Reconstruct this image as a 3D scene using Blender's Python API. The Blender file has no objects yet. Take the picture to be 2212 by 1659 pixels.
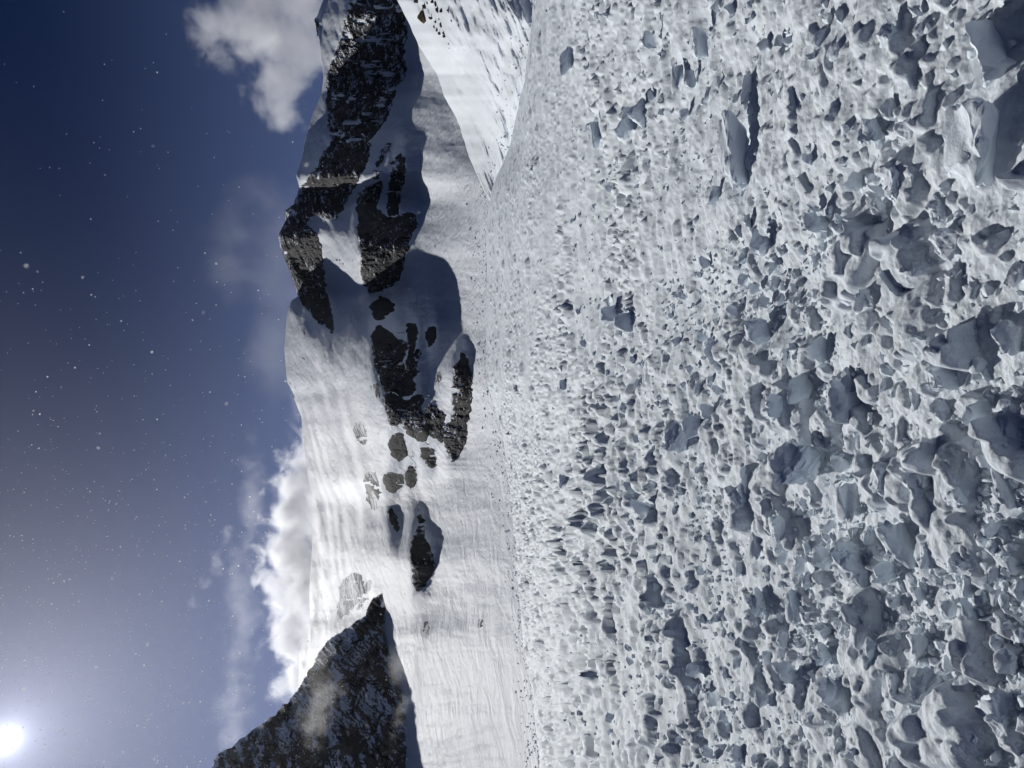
import bpy, bmesh, math, random
import numpy as np
from mathutils import Matrix, Vector

# ------------------------------------------------------------------ camera, light, sky, exposure
scene = bpy.context.scene
COL = scene.collection
F = 1478.0            # focal length in units of a 2212 px wide picture
CX, CY = 1106.0, 829.5
CAM_H = 1.65

cam_data = bpy.data.cameras.new("camera")
cam_data.sensor_fit = 'HORIZONTAL'
cam_data.sensor_width = 36.0
cam_data.lens = 36.0 * F / 2212.0
cam_data.dof.use_dof = True
cam_data.dof.focus_distance = 12.0
cam_data.dof.aperture_fstop = 9.0
cam_data.clip_start = 0.05
cam_data.clip_end = 30000.0
cam = bpy.data.objects.new("camera", cam_data)
COL.objects.link(cam)
# the phone was held upright and the picture is shown on its side: picture-left is up
cam.matrix_world = Matrix(((0, 1, 0, 0), (0, 0, -1, 0), (-1, 0, 0, CAM_H), (0, 0, 0, 1)))
scene.camera = cam

SUN_AZ, SUN_EL = math.radians(-27.5), math.radians(33.3)
SUN = Vector((math.cos(SUN_EL) * math.sin(SUN_AZ), math.cos(SUN_EL) * math.cos(SUN_AZ), math.sin(SUN_EL)))
SUN_STRENGTH = 3.75
SKY_STRENGTH = 0.05
DRIFT_DENSITY = 0.026
HAZE_DENSITY = 0.000012
sun_data = bpy.data.lights.new("sun", 'SUN')
sun_data.energy = SUN_STRENGTH
sun_data.angle = math.radians(0.53)
sun_data.color = (1.0, 0.985, 0.96)
sun = bpy.data.objects.new("sun", sun_data)
COL.objects.link(sun)
sun.rotation_euler = (-SUN).to_track_quat('-Z', 'Y').to_euler()

scene.view_settings.view_transform = 'Standard'
scene.view_settings.look = 'None'
scene.view_settings.gamma = 1.0
scene.view_settings.use_curve_mapping = False
scene.view_settings.exposure = 0.0
scene.cycles.volume_bounces = 2
scene.cycles.max_bounces = 6
scene.cycles.diffuse_bounces = 4
scene.cycles.transparent_max_bounces = 8
scene.cycles.volume_step_rate = 1.0
scene.cycles.volume_max_steps = 256
scene.cycles.use_denoising = True


class Nodes:
    """short hand for building node trees"""
    def __init__(self, tree):
        self.t = tree
        tree.nodes.clear()
    def new(self, kind, **kw):
        n = self.t.nodes.new(kind)
        for k, v in kw.items():
            setattr(n, k, v)
        return n
    def link(self, a, b):
        self.t.links.new(a, b)
    def put(self, sock, v):
        if isinstance(v, bpy.types.NodeSocket):
            self.link(v, sock)
        else:
            sock.default_value = v
    def math(self, op, a, b=None, c=None, clamp=False):
        n = self.new('ShaderNodeMath', operation=op, use_clamp=clamp)
        self.put(n.inputs[0], a)
        if b is not None: self.put(n.inputs[1], b)
        if c is not None: self.put(n.inputs[2], c)
        return n.outputs[0]
    def vmath(self, op, a, b=None, out=0):
        n = self.new('ShaderNodeVectorMath', operation=op)
        self.put(n.inputs[0], a)
        if b is not None: self.put(n.inputs[1], b)
        return n.outputs[out]
    def mix(self, f, a, b):
        n = self.new('ShaderNodeMix', data_type='RGBA')
        self.put(n.inputs[0], f); self.put(n.inputs[6], a); self.put(n.inputs[7], b)
        return n.outputs[2]
    def noise(self, vec, scale, detail=4.0, rough=0.5, dist=0.0):
        n = self.new('ShaderNodeTexNoise')
        if vec is not None: self.link(vec, n.inputs['Vector'])
        n.inputs['Scale'].default_value = scale
        n.inputs['Detail'].default_value = detail
        n.inputs['Roughness'].default_value = rough
        n.inputs['Distortion'].default_value = dist
        return n.outputs['Fac']
    def ramp(self, f, lo, hi):
        n = self.new('ShaderNodeMapRange', interpolation_type='SMOOTHSTEP')
        self.put(n.inputs[0], f); n.inputs[1].default_value = lo; n.inputs[2].default_value = hi
        return n.outputs[0]


world = bpy.data.worlds.new("World")
scene.world = world
world.use_nodes = True
W = Nodes(world.node_tree)
sky = W.new('ShaderNodeTexSky', sky_type='NISHITA', sun_disc=False, sun_elevation=SUN_EL,
            sun_rotation=SUN_AZ, altitude=5500.0, air_density=0.7, dust_density=0.5, ozone_density=3.0)
bg = W.new('ShaderNodeBackground'); bg.inputs[1].default_value = SKY_STRENGTH
hs = W.new('ShaderNodeHueSaturation'); hs.inputs['Saturation'].default_value = 2.0; hs.inputs['Value'].default_value = 0.40
W.link(sky.outputs[0], hs.inputs['Color']); tint = W.new('ShaderNodeMix', data_type='RGBA', blend_type='MULTIPLY'); tint.inputs[0].default_value = 1.0; tint.inputs[7].default_value = (0.7, 0.72, 1.0, 1)
W.link(hs.outputs[0], tint.inputs[6]); W.link(tint.outputs[2], bg.inputs[0])
tc = W.new('ShaderNodeTexCoord')
dot = W.vmath('DOT_PRODUCT', W.vmath('NORMALIZE', tc.outputs['Generated']), tuple(SUN), out=1)
ang = W.math('ARCCOSINE', W.math('MINIMUM', dot, 0.999999))
core = W.math('DIVIDE', 5.0, W.math('ADD', 1.0, W.math('POWER', W.math('DIVIDE', ang, math.radians(0.30)), 1.7)))
aur = W.math('MULTIPLY', 0.58, W.math('EXPONENT', W.math('DIVIDE', ang, -math.radians(9.5))))
bg2 = W.new('ShaderNodeBackground'); bg2.inputs[0].default_value = (0.76, 0.80, 1.0, 1)
W.link(W.math('ADD', core, aur), bg2.inputs[1])
sepw = W.new('ShaderNodeSeparateXYZ'); W.link(tc.outputs['Generated'], sepw.inputs[0])
hz = W.math('SUBTRACT', 1.0, W.ramp(sepw.outputs['Z'], 0.14, 0.56))           # thin veil of blown snow, all round the horizon
fwd = W.math('ADD', 0.35, W.math('MULTIPLY', 0.65, W.math('EXPONENT', W.math('MULTIPLY', -1.0, W.math('POWER', W.math('DIVIDE', ang, math.radians(34)), 2.0)))))
bg3 = W.new('ShaderNodeBackground'); bg3.inputs[0].default_value = (0.50, 0.63, 1.08, 1)
W.link(W.math('MULTIPLY', W.math('MULTIPLY', hz, fwd), 0.27), bg3.inputs[1])
add0 = W.new('ShaderNodeAddShader')
W.link(bg2.outputs[0], add0.inputs[0]); W.link(bg3.outputs[0], add0.inputs[1])
add = W.new('ShaderNodeAddShader')
W.link(bg.outputs[0], add.inputs[0]); W.link(add0.outputs[0], add.inputs[1])
wo = W.new('ShaderNodeOutputWorld'); W.link(add.outputs[0], wo.inputs[0])

# ------------------------------------------------------------------ helpers
rng = np.random.default_rng(7)
random.seed(7)


def tag(o, label=None, cat=None, group=None, kind=None):
    if label: o['label'] = label
    if cat: o['category'] = cat
    if group: o['group'] = group
    if kind: o['kind'] = kind
    return o


def mesh_np(name, verts, faces, mat, smooth=True):
    """faces: (n,3) or (n,4) integer array, or a list of such arrays"""
    fl = faces if isinstance(faces, list) else [faces]
    me = bpy.data.meshes.new(name)
    me.vertices.add(len(verts))
    me.vertices.foreach_set('co', np.ascontiguousarray(verts, dtype=np.float32).ravel())
    idx = np.concatenate([f.ravel() for f in fl]).astype(np.int32)
    tot = np.concatenate([np.full(len(f), f.shape[1], dtype=np.int32) for f in fl])
    start = np.concatenate([[0], np.cumsum(tot)[:-1]]).astype(np.int32)
    me.loops.add(len(idx)); me.loops.foreach_set('vertex_index', idx)
    me.polygons.add(len(tot))
    me.polygons.foreach_set('loop_start', start)
    me.polygons.foreach_set('loop_total', tot)
    me.polygons.foreach_set('use_smooth', np.full(len(tot), smooth, dtype=bool))
    me.update(calc_edges=True)
    me.validate()
    if mat: me.materials.append(mat)
    return me


def link(name, me, parent=None):
    o = bpy.data.objects.new(name, me)
    COL.objects.link(o)
    if parent: o.parent = parent
    return o


def grid_faces(nr, nc, keep=None):
    i = np.arange((nr - 1) * nc).reshape(nr - 1, nc)[:, :-1]
    q = np.stack([i, i + 1, i + nc + 1, i + nc], axis=-1)
    return q.reshape(-1, 4) if keep is None else q[keep]


def hsh(ix, iy, seed):
    h = (ix.astype(np.int64) * 374761393 + iy.astype(np.int64) * 668265263 + seed * 1442695041) & 0xFFFFFFFF
    h = ((h ^ (h >> 13)) * 1274126177) & 0xFFFFFFFF
    h = ((h ^ (h >> 16)) * 2246822519) & 0xFFFFFFFF
    return ((h ^ (h >> 15)) & 0xFFFFFF).astype(np.float64) / 16777216.0


def perlin(x, y, seed=0):
    ix, iy = np.floor(x), np.floor(y)
    fx, fy = x - ix, y - iy
    u, v = fx * fx * fx * (fx * (fx * 6 - 15) + 10), fy * fy * fy * (fy * (fy * 6 - 15) + 10)
    def g(dx, dy):
        a = hsh(ix + dx, iy + dy, seed) * 2 * math.pi
        return np.cos(a) * (fx - dx) + np.sin(a) * (fy - dy)
    a = g(0, 0) * (1 - u) + g(1, 0) * u
    b = g(0, 1) * (1 - u) + g(1, 1) * u
    return (a * (1 - v) + b * v) * 1.5


def fbm(x, y, octv=4, seed=0, gain=0.5):
    s, a = 0, 1.0
    for k in range(octv):
        s = s + a * perlin(x * 2 ** k + 17.3 * k, y * 2 ** k - 9.1 * k, seed + k)
        a *= gain
    return s


def sstep(x, lo, hi):
    t = np.clip((x - lo) / (hi - lo), 0, 1)
    return t * t * (3 - 2 * t)


def lumps(x, y, cell, seed, prob=0.6, edge=0.3, warp=0.22, aspect=1.0):
    """height 0..1 of broken angular chunks scattered over the plane, one try per cell"""
    X, Y = x / cell, y / cell
    X = X + warp * perlin(X * 1.9, Y * 1.9, seed + 91)
    Y = Y + warp * perlin(X * 1.9 + 40, Y * 1.9, seed + 92)
    cx, cy = np.floor(X), np.floor(Y)
    out = np.zeros_like(X)
    for dx in (-1, 0, 1):
        for dy in (-1, 0, 1):
            jx, jy = cx + dx, cy + dy
            r = [hsh(jx, jy, seed + 10 * k) for k in range(1, 8)]
            u0 = X - (jx + 0.5 + (r[0] - 0.5) * 0.8)
            v0 = Y - (jy + 0.5 + (r[1] - 0.5) * 0.8)
            th = r[2] * math.pi
            c, s = np.cos(th), np.sin(th)
            u, v = c * u0 + s * v0, -s * u0 + c * v0
            su, sv = 0.22 + 0.36 * r[3], (0.2 + 0.3 * r[4]) * aspect
            d = (np.abs(u / su) ** 4 + np.abs(v / sv) ** 4 + (np.abs(u / su + v / sv * (1.4 - 1.8 * r[5])) * 0.74) ** 4) ** 0.25
            h = np.clip((1 - d) / edge, 0, 1)
            h = h * h * (3 - 2 * h) * (1.0 - 0.3 * np.minimum(d, 1) ** 2)
            top = 0.35 + 0.65 * r[6] + (r[5] - 0.5) * 1.1 * u + (r[4] - 0.5) * 1.1 * v
            on = hsh(jx, jy, seed + 99) < prob
            out = np.maximum(out, np.where(on, h * np.clip(top, 0.05, 1.4), 0))
    return out


def interp_curve(pts, x):
    p = np.array(sorted(pts))
    return np.interp(x, p[:, 0], p[:, 1])


# ------------------------------------------------------------------ materials
def new_mat(name):
    m = bpy.data.materials.new(name)
    m.use_nodes = True
    return m, Nodes(m.node_tree)


def snow_material(name, col, grain_scale, grain_bump, rough=0.7, ripple=None, sss=0.0):
    m, N = new_mat(name)
    out = N.new('ShaderNodeOutputMaterial')
    p = N.new('ShaderNodeBsdfPrincipled')
    g = N.new('ShaderNodeNewGeometry')
    pos = g.outputs['Position']
    n1 = N.noise(pos, grain_scale, 8.0, 0.72)
    n2 = N.noise(pos, grain_scale * 0.11, 4.0, 0.6)
    c = N.mix(n2, tuple(x * 0.93 for x in col[:3]) + (1,), col)
    N.link(c, p.inputs['Base Color'])
    p.inputs['Roughness'].default_value = rough
    p.inputs['IOR'].default_value = 1.31
    p.inputs['Specular IOR Level'].default_value = 0.22
    b = N.new('ShaderNodeBump'); b.inputs['Strength'].default_value = 1.0
    b.inputs['Distance'].default_value = grain_bump
    N.link(n1, b.inputs['Height'])
    last = b
    if ripple:
        b2 = N.new('ShaderNodeBump'); b2.inputs['Strength'].default_value = 1.0
        b2.inputs['Distance'].default_value = ripple[1]
        mp = N.new('ShaderNodeMapping'); mp.inputs['Scale'].default_value = ripple[2]
        N.link(pos, mp.inputs['Vector'])
        N.link(N.noise(mp.outputs[0], ripple[0], 6.0, 0.62, 0.6), b2.inputs['Height'])
        N.link(b.outputs[0], b2.inputs['Normal'])
        last = b2
    N.link(last.outputs[0], p.inputs['Normal'])
    if sss:
        p.inputs['Subsurface Weight'].default_value = sss
        p.inputs['Subsurface Radius'].default_value = (0.35, 0.75, 1.0)
        p.inputs['Subsurface Scale'].default_value = 0.05
    N.link(p.outputs[0], out.inputs[0])
    return m


def rock_material(name, dark, warm, dust=0.35, scale=0.35):
    m, N = new_mat(name)
    out = N.new('ShaderNodeOutputMaterial')
    p = N.new('ShaderNodeBsdfPrincipled')
    g = N.new('ShaderNodeNewGeometry')
    pos = g.outputs['Position']
    a = N.noise(pos, scale * 0.25, 5.0, 0.6)
    f = N.noise(pos, scale * 1.6, 6.0, 0.7)
    c = N.mix(N.ramp(a, 0.35, 0.68), dark, warm)
    c = N.mix(N.math('MULTIPLY', f, 0.6), c, tuple(x * 0.45 for x in dark[:3]) + (1,))
    sep = N.new('ShaderNodeSeparateXYZ'); N.link(g.outputs['Normal'], sep.inputs[0])
    up = N.math('ADD', sep.outputs['Z'], N.math('MULTIPLY', N.math('SUBTRACT', N.noise(pos, scale * 0.5, 4.0, 0.6), 0.5), 1.3))
    c = N.mix(N.ramp(up, 0.98 - dust, 1.08 - dust), c, (0.82, 0.85, 0.90, 1))
    N.link(c, p.inputs['Base Color'])
    p.inputs['Roughness'].default_value = 0.9
    p.inputs['Specular IOR Level'].default_value = 0.08
    b = N.new('ShaderNodeBump'); b.inputs['Distance'].default_value = min(0.5, 0.17 / max(scale, 0.01))
    N.link(f, b.inputs['Height'])
    N.link(b.outputs[0], p.inputs['Normal'])
    N.link(p.outputs[0], out.inputs[0])
    return m


M_DEBRIS = snow_material("debris_snow", (0.80, 0.855, 0.90, 1), 38.0, 0.012, 0.7)
M_BLOCK = snow_material("block_snow", (0.78, 0.845, 0.90, 1), 26.0, 0.008, 0.65)
M_SLOPE = snow_material("wind_snow", (0.83, 0.87, 0.915, 1), 0.8, 0.25, 0.7, (0.14, 0.9, (1.6, 0.5, 1.0)))
M_FLANK = snow_material("flank_snow", (0.83, 0.87, 0.915, 1), 3.0, 0.03, 0.7, (0.5, 0.05, (0.5, 0.5, 2.0)))
M_ROCK = rock_material("dark_rock", (0.048, 0.050, 0.054, 1), (0.084, 0.078, 0.072, 1), 0.14, 0.35)
M_ROCK_RIDGE = rock_material("ridge_rock", (0.060, 0.056, 0.054, 1), (0.10, 0.091, 0.083, 1), 0.24, 0.12)
M_ROCK_BROWN = rock_material("brown_rock", (0.16, 0.11, 0.07, 1), (0.26, 0.19, 0.12, 1), 0.15, 1.2)
M_STONE = rock_material("small_rock", (0.07, 0.065, 0.06, 1), (0.12, 0.10, 0.08, 1), 0.15, 2.0)

# ------------------------------------------------------------------ where things are, read off the photograph
def fr(ox, oy, k):
    return lambda pts: [(ox + x * k, oy + y * k) for x, y in pts]
z1, z2, z3 = fr(548.6, 0, .2976), fr(548.6, 384.0, .2976), fr(548.6, 768.1, .2976)
z4 = fr(438.9, 1165.2, .3472)

CREST = z1([(505, -400), (500, 0), (447, 150), (470, 280), (485, 400), (500, 490), (505, 560), (490, 680), (430, 820), (380, 980), (340, 1180),
            (305, 1270), (330, 1360), (318, 1400), (300, 1480), (228, 1530), (240, 1600)]) + \
    z2([(185, 420), (200, 500), (245, 620), (310, 800), (325, 860), (272, 890), (240, 1000), (220, 1240), (240, 1480), (290, 1600)]) + \
    z3([(300, 300), (345, 450), (350, 550), (385, 850), (430, 1050), (430, 1250), (415, 1500), (405, 1659)]) + \
    z4([(660, 300), (665, 490), (600, 700), (595, 890)]) + [(640, 1560), (650, 1660), (655, 2000)]
EDGE_PX = [(-400, 1175), (0, 1162), (200, 1128), (330, 1097), (400, 1062), (500, 1048), (600, 1052), (740, 1050), (830, 1046), (900, 1078),
           (1000, 1096), (1100, 1110), (1250, 1122), (1400, 1132), (1500, 1150), (1659, 1164), (2060, 1180)]
EDGE_Y = [(-400, 48), (0, 52), (200, 62), (330, 85), (400, 104), (700, 118), (1000, 104), (1200, 82), (1400, 66), (1659, 56), (2060, 50)]
FLANK_TOP = [(-400, 800)] + [(y, x) for x, y in z1([(1040, 0), (1130, 180), (1200, 340), (1330, 540), (1380, 700), (1450, 820), (1490, 900),
             (1560, 1130), (1660, 1350), (1700, 1430)])] + [(450, 1064)]
CREST_C = [(y, x) for x, y in CREST]


def crest_px(py): return interp_curve(CREST_C, py)
_T = np.arange(-700, 2400, 5.0)
def _smooth(pts, s_):
    n_ = int(3 * s_); k_ = np.exp(-0.5 * (np.arange(-n_, n_ + 1) / s_) ** 2); k_ /= k_.sum()
    return np.convolve(np.pad(interp_curve(pts, _T), n_, mode='edge'), k_, mode='valid')
_EPX, _EY = _smooth(EDGE_PX, 6.0), _smooth(EDGE_Y, 14.0)
def edge_px(py): return np.interp(py, _T, _EPX)
def edge_y(py): return np.interp(py, _T, _EY)


def P(px, py, y):
    """the point at depth y (metres along the view) that the photograph shows at px, py"""
    px, py, y = np.broadcast_arrays(np.asarray(px, float), np.asarray(py, float), np.asarray(y, float))
    return np.stack([(CY - py) / F * y, y, CAM_H + (CX - px) / F * y], axis=-1)


ROCKS = [  # outline, label, how far it stands out, share of snow pockets
 (z1([(690, -160), (690, 0), (680, 130), (640, 240), (600, 360), (560, 460), (535, 540), (528, 700), (535, 860), (560, 1030), (640, 1040), (760, 1060), (850, 1010),
      (900, 960), (960, 850), (1010, 720), (1040, 620), (1100, 560), (1105, 470), (1070, 400), (1090, 300), (1120, 200), (1110, 130), (1060, 60), (1040, 0), (1035, -160)]),
  "broad dark rock face streaked with snow gullies beside the cloud", 1.0, 0.10, 'cliff'),
 (z1([(560, 1030), (510, 1100), (470, 1200), (430, 1250), (360, 1340), (318, 1385), (310, 1470), (235, 1520), (240, 1600)]) +
  z2([(182, 420), (215, 560), (260, 700), (320, 850), (350, 910), (420, 990), (460, 1040), (520, 1060), (570, 1160), (582, 1060), (560, 960), (520, 830),
      (500, 640), (490, 500), (460, 400), (390, 370), (370, 320), (440, 250), (500, 300), (600, 290), (650, 210), (700, 110), (760, 10)]) +
  z1([(790, 1230), (830, 1150), (850, 1010), (760, 1060), (640, 1040)]),
  "long grey rock band along the highest part of the skyline", 0.9, 0.0, 'cliff'),
 (z2([(800, 80), (860, 55), (935, 22), (920, 110), (880, 220), (945, 258), (960, 300), (1000, 290), (1080, 280), (1172, 243), (1176, 360), (1130, 440), (1120, 520),
      (1090, 600), (1060, 700), (1010, 780), (940, 800), (850, 850), (800, 790), (775, 700), (785, 560), (755, 400), (752, 250), (750, 110)]),
  "massive smooth dark cliff in the middle of the mountain", 1.3, -0.10, 'cliff'),
 (z1([(1010, 1180), (1060, 1095), (1100, 1200), (1090, 1300), (1065, 1400), (1050, 1560), (970, 1570), (960, 1450), (990, 1330)]),
  "snow speckled rock rib under the grey rock band beside the long shadow", 0.6, 0.12, 'outcrop'),
 (z1([(930, 1050), (1000, 1035), (990, 1090), (940, 1130), (930, 1190), (905, 1270), (880, 1330), (850, 1330), (872, 1240), (905, 1140)]),
  "thin broken rock rib between two snow gullies below the skyline", 0.5, 0.1, 'outcrop'),
 (z2([(835, 945), (880, 890), (960, 870), (1030, 920), (1020, 960), (960, 1010), (900, 1045), (870, 1010)]),
  "small brownish rock step between the two largest cliffs", 0.7, 0.0, 'outcrop'),
 (z2([(860, 1120), (900, 1070), (950, 1095), (1000, 1130), (1040, 1170), (1110, 1200), (1110, 1260), (1080, 1300), (1100, 1400), (1110, 1470), (1080, 1530), (1000, 1560),
      (960, 1572), (920, 1500), (900, 1420), (865, 1330), (855, 1200)]),
  "tall black cliff with cracked blocks under the bright snow dome", 1.2, -0.05, 'cliff'),
 (z2([(1110, 1060), (1180, 1045), (1190, 1110), (1180, 1180), (1150, 1290), (1175, 1360), (1135, 1415), (1100, 1350), (1130, 1230), (1105, 1130)]),
  "narrow black rock pillar right of the tall cracked cliff", 0.8, -0.05, 'crag'),
 (z2([(1250, 1100), (1320, 1075), (1328, 1160), (1300, 1220), (1262, 1222), (1245, 1140)]),
  "small isolated black rock knob at the tip of the cast shadow", 0.6, 0.02, 'outcrop'),
 (z3([(932, 300), (1000, 262), (1062, 300), (1075, 360), (1160, 285), (1215, 275), (1242, 310), (1200, 400), (1240, 440), (1270, 335), (1312, 345), (1325, 420), (1385, 400),
      (1392, 470), (1340, 500), (1360, 560), (1372, 645), (1330, 610), (1270, 570), (1240, 628), (1180, 622), (1120, 560), (1078, 500), (1055, 460), (1000, 520), (960, 430)]),
  "jagged blackest cluster of crags at the foot of the cliffs", 1.0, -0.02, 'crag'),
 (z2([(1500, 1255), (1550, 1300)]) + z3([(1550, 0), (1566, 150), (1578, 270), (1570, 400), (1530, 500), (1552, 600), (1500, 700), (1450, 802), (1430, 760), (1390, 660), (1372, 580),
      (1358, 520), (1430, 480), (1445, 400), (1430, 300), (1450, 180), (1445, 120), (1470, 20)]) + z2([(1480, 1370)]),
  "lowest dark rock spur ending in a pointed tip on the snow apron", 1.0, 0.04, 'crag'),
 (z3([(1310, 220), (1330, 120), (1360, 80), (1365, 130), (1330, 300)]),
  "short rock splinter standing in the shaded snow above the lowest spur", 0.5, 0.02, 'outcrop'),
 (z3([(975, 610), (1020, 570), (1070, 555), (1100, 640), (1112, 720), (1060, 772), (1000, 722)]),
  "rounded dark buttress right below the blowing snow veil", 0.9, -0.15, 'crag'),
 (z3([(1180, 650), (1250, 630), (1300, 690), (1332, 760), (1300, 845), (1260, 800), (1230, 740)]),
  "small dark rock rib with white streaks beside the pointed spur", 0.7, 0.1, 'outcrop'),
 (z3([(1100, 820), (1130, 795), (1172, 830), (1188, 900), (1140, 975), (1105, 930)]),
  "small black rock nose in the snow below the spindrift", 0.7, -0.05, 'outcrop'),
 (z3([(922, 890), (990, 838), (1040, 870), (1090, 850), (1090, 940), (1060, 965), (1010, 1012), (950, 950)]),
  "grey rock ledge half hidden by blowing snow", 0.6, 0.05, 'outcrop'),
 (z3([(975, 1105), (1010, 1112), (1030, 1180), (1056, 1250), (1050, 1315), (1000, 1240), (968, 1150)]),
  "leaf shaped dark rock alone in the bright snow", 0.6, -0.12, 'outcrop'),
 (z3([(1180, 1135), (1222, 1150), (1242, 1220), (1232, 1310), (1272, 1390), (1302, 1450), (1322, 1540), (1270, 1659)]) +
  z4([(1440, 170), (1390, 280), (1330, 330), (1310, 290), (1300, 170), (1285, 60)]) + z3([(1150, 1400), (1160, 1300), (1200, 1230)]),
  "curved rock band with a snow lit edge nearest the dark ridge", 0.8, 0.02, 'cliff'),
 (z3([(832, 212), (905, 200), (922, 330), (860, 290)]),
  "pale veiled rock at the rim of the snow dome", 0.5, -0.1, 'outcrop'),
 (z4([(850, 275), (930, 208), (990, 228), (1002, 330), (940, 420), (870, 460), (832, 520), (850, 360)]),
  "hazy brown rock island in the streaming snow beside the dark ridge", 0.5, 0.06, 'outcrop'),
 (z4([(1010, 270), (1060, 230), (1040, 310), (980, 430), (940, 480), (975, 380)]),
  "thin hazy rock strip between two bright snow streaks", 0.4, 0.06, 'outcrop'),
 (z2([(355, 1075), (382, 1095), (375, 1150), (350, 1152), (352, 1110)]),
  "tiny rock on the upper snow dome just under the grey band", 0.4, -0.1, 'outcrop'),
 (z2([(330, 1200), (352, 1240), (385, 1300), (392, 1392), (365, 1345), (345, 1270)]),
  "thin rock seam across the middle of the snow dome", 0.4, 0.0, 'outcrop'),
 (z3([(790, 860), (890, 850), (905, 960), (900, 1150), (855, 1110), (815, 1000)]),
  "faint grey rock strip showing through the drifting snow", 0.3, 0.12, 'outcrop'),
 (z3([(715, 480), (790, 490), (838, 620), (770, 640), (735, 590)]),
  "faintest grey rock patch near the middle of the snow dome", 0.25, 0.14, 'outcrop'),
 (z4([(1368, 520), (1402, 497), (1408, 545), (1392, 632), (1368, 632)]),
  "small dark outcrop at the start of the lumpy snow strip", 0.5, -0.05, 'outcrop'),
 (z4([(1706, 490), (1728, 482), (1734, 520), (1722, 572), (1708, 550)]),
  "single tiny dark rock on the smooth lower apron", 0.4, -0.2, 'outcrop'),
 (z3([(1108, 30), (1170, -5), (1178, 110), (1140, 200), (1185, 235), (1140, 285), (1070, 310), (1005, 262), (1085, 205), (1110, 120)]),
  "broken rock steps joining the tall cracked cliff to the blackest crags", 0.7, 0.0, 'outcrop'),
 (z2([(1180, 1180), (1215, 1300), (1235, 1380), (1210, 1420), (1170, 1400), (1160, 1290)]),
  "slim dark rib at the right foot of the narrow black pillar", 0.5, 0.02, 'outcrop'),
 (z1([(443, 145), (480, 128), (474, 200), (466, 285), (450, 235)]),
  "small dark rock tooth breaking the skyline under the big cloud", 0.6, -0.2, 'outcrop'),
 (z1([(635, 150), (680, 130), (715, 140), (712, 172), (660, 188)]),
  "brown rounded rock at the top edge above the rock face", 0.5, -0.15, 'outcrop'),
]
BROWN = {"brown rounded rock at the top edge above the rock face"}

# ------------------------------------------------------------------ raster of the mountain face
DX = 1.5
GPX = np.arange(420, 1200, DX)
GPY = np.arange(-400, 2061, DX)
QX, QY = np.meshgrid(GPX, GPY, indexing='ij')       # [row px, col py]


def poly_mask(poly, X, Y):
    ins = np.zeros(X.shape, bool)
    n = len(poly)
    for i in range(n):
        x0, y0 = poly[i]; x1, y1 = poly[(i + 1) % n]
        if y0 == y1: continue
        c = ((y0 > Y) != (y1 > Y)) & (X < (x1 - x0) * (Y - y0) / (y1 - y0) + x0)
        ins ^= c
    return ins


def blur(a, s, axis):
    if s <= 0: return a
    n = int(3 * s) + 1
    k = np.exp(-0.5 * (np.arange(-n, n + 1) / s) ** 2); k /= k.sum()
    pad = [(0, 0), (0, 0)]; pad[axis] = (n, n)
    b = np.pad(a, pad, mode='edge')
    out = np.zeros_like(a)
    for i, w in enumerate(k):
        sl = [slice(None)] * 2
        sl[axis] = slice(i, i + a.shape[axis])
        out += w * b[tuple(sl)]
    return out


def blur2(a, sx, sy): return blur(blur(a, sx, 0), sy, 1)


rock_all = np.zeros(QX.shape)
for poly, _l, out_, _s, _n in ROCKS:
    if out_ >= 0.6:
        st = 0.60 if ('broad dark' in _l or 'long grey' in _l) else (1.1 if out_ < 0.95 else 0.9)
        rock_all = np.maximum(rock_all, poly_mask(poly, QX, QY) * st)
steep = np.maximum(blur2(rock_all, 3.0, 26.0), blur2(rock_all, 2.5, 7.0))
B_ = (CX - QX) / F
g_snow = 0.145 - 0.09 * np.clip(B_, 0, 1) + 0.018 * fbm(QX * 0.012, QY * 0.008, 3, 5)
g = g_snow * (1 - np.minimum(steep, 1)) + 0.95 * steep
cE = edge_px(GPY); cC = crest_px(GPY)
# depth grows upward from the rim of the debris: dy / y = db / (slope - b)
dl = (DX / F) / np.maximum(g, 0.05)
inside = (QX <= cE[None, :] + 0.01) & (QX >= cC[None, :] - 12)
dl = np.where(inside, dl, 0)
acc = np.cumsum(dl[::-1], axis=0)[::-1]
tot = acc[0]
acc = acc * (blur(tot[None, :], 150.0, 1)[0] / tot)[None, :]
LY = acc + np.log(edge_y(GPY) * (1 + 0.38 * sstep(-GPY, -400, -260)))[None, :]
LY = blur(LY, 5.0, 1)
rough_zone = sstep(QX, 900, 990) * sstep(QY, 380, 430) * (1 - sstep(QY, 800, 900))
streak = fbm(QX * 0.010 + 0.6 * perlin(QX * 0.01, QY * 0.01, 8), QY * 0.085 + 2.2 * perlin(QX * 0.006, QY * 0.006, 3), 4, 11)
al2, ac2 = 0.42 * QX + 0.91 * QY, 0.91 * QX - 0.42 * QY
streak2 = fbm(al2 * 0.009, ac2 * 0.075 + 1.5 * perlin(al2 * 0.006, ac2 * 0.01, 13), 5, 17, 0.58)
dome_w = sstep(-QX, -860, -780)
streak = streak * (1 - dome_w) + 1.25 * streak2 * dome_w
hump = fbm(QX * 0.022, QY * 0.022, 4, 21)
dome = sstep(-QX, -830, -760)
REL = 0.0030 * streak * (0.7 + 0.5 * dome) + 0.007 * hump
REL += 0.0006 * fbm(QX * 0.16, QY * 0.22, 3, 27)
REL += rough_zone * (0.0016 * lumps(QX, QY, 9, 31, 0.6) + 0.0008 * lumps(QX, QY, 4.5, 32, 0.6))
lump_zone = sstep(QX, 905, 925) * (1 - sstep(QX, 955, 985)) * sstep(QY, 1330, 1400)
REL += lump_zone * (0.0030 * lumps(QX, QY, 11, 35, 0.7) + 0.0012 * lumps(QX, QY, 5.5, 36, 0.6))
LYS = LY - REL * sstep(cE[None, :] - QX, -5, 25)


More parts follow.
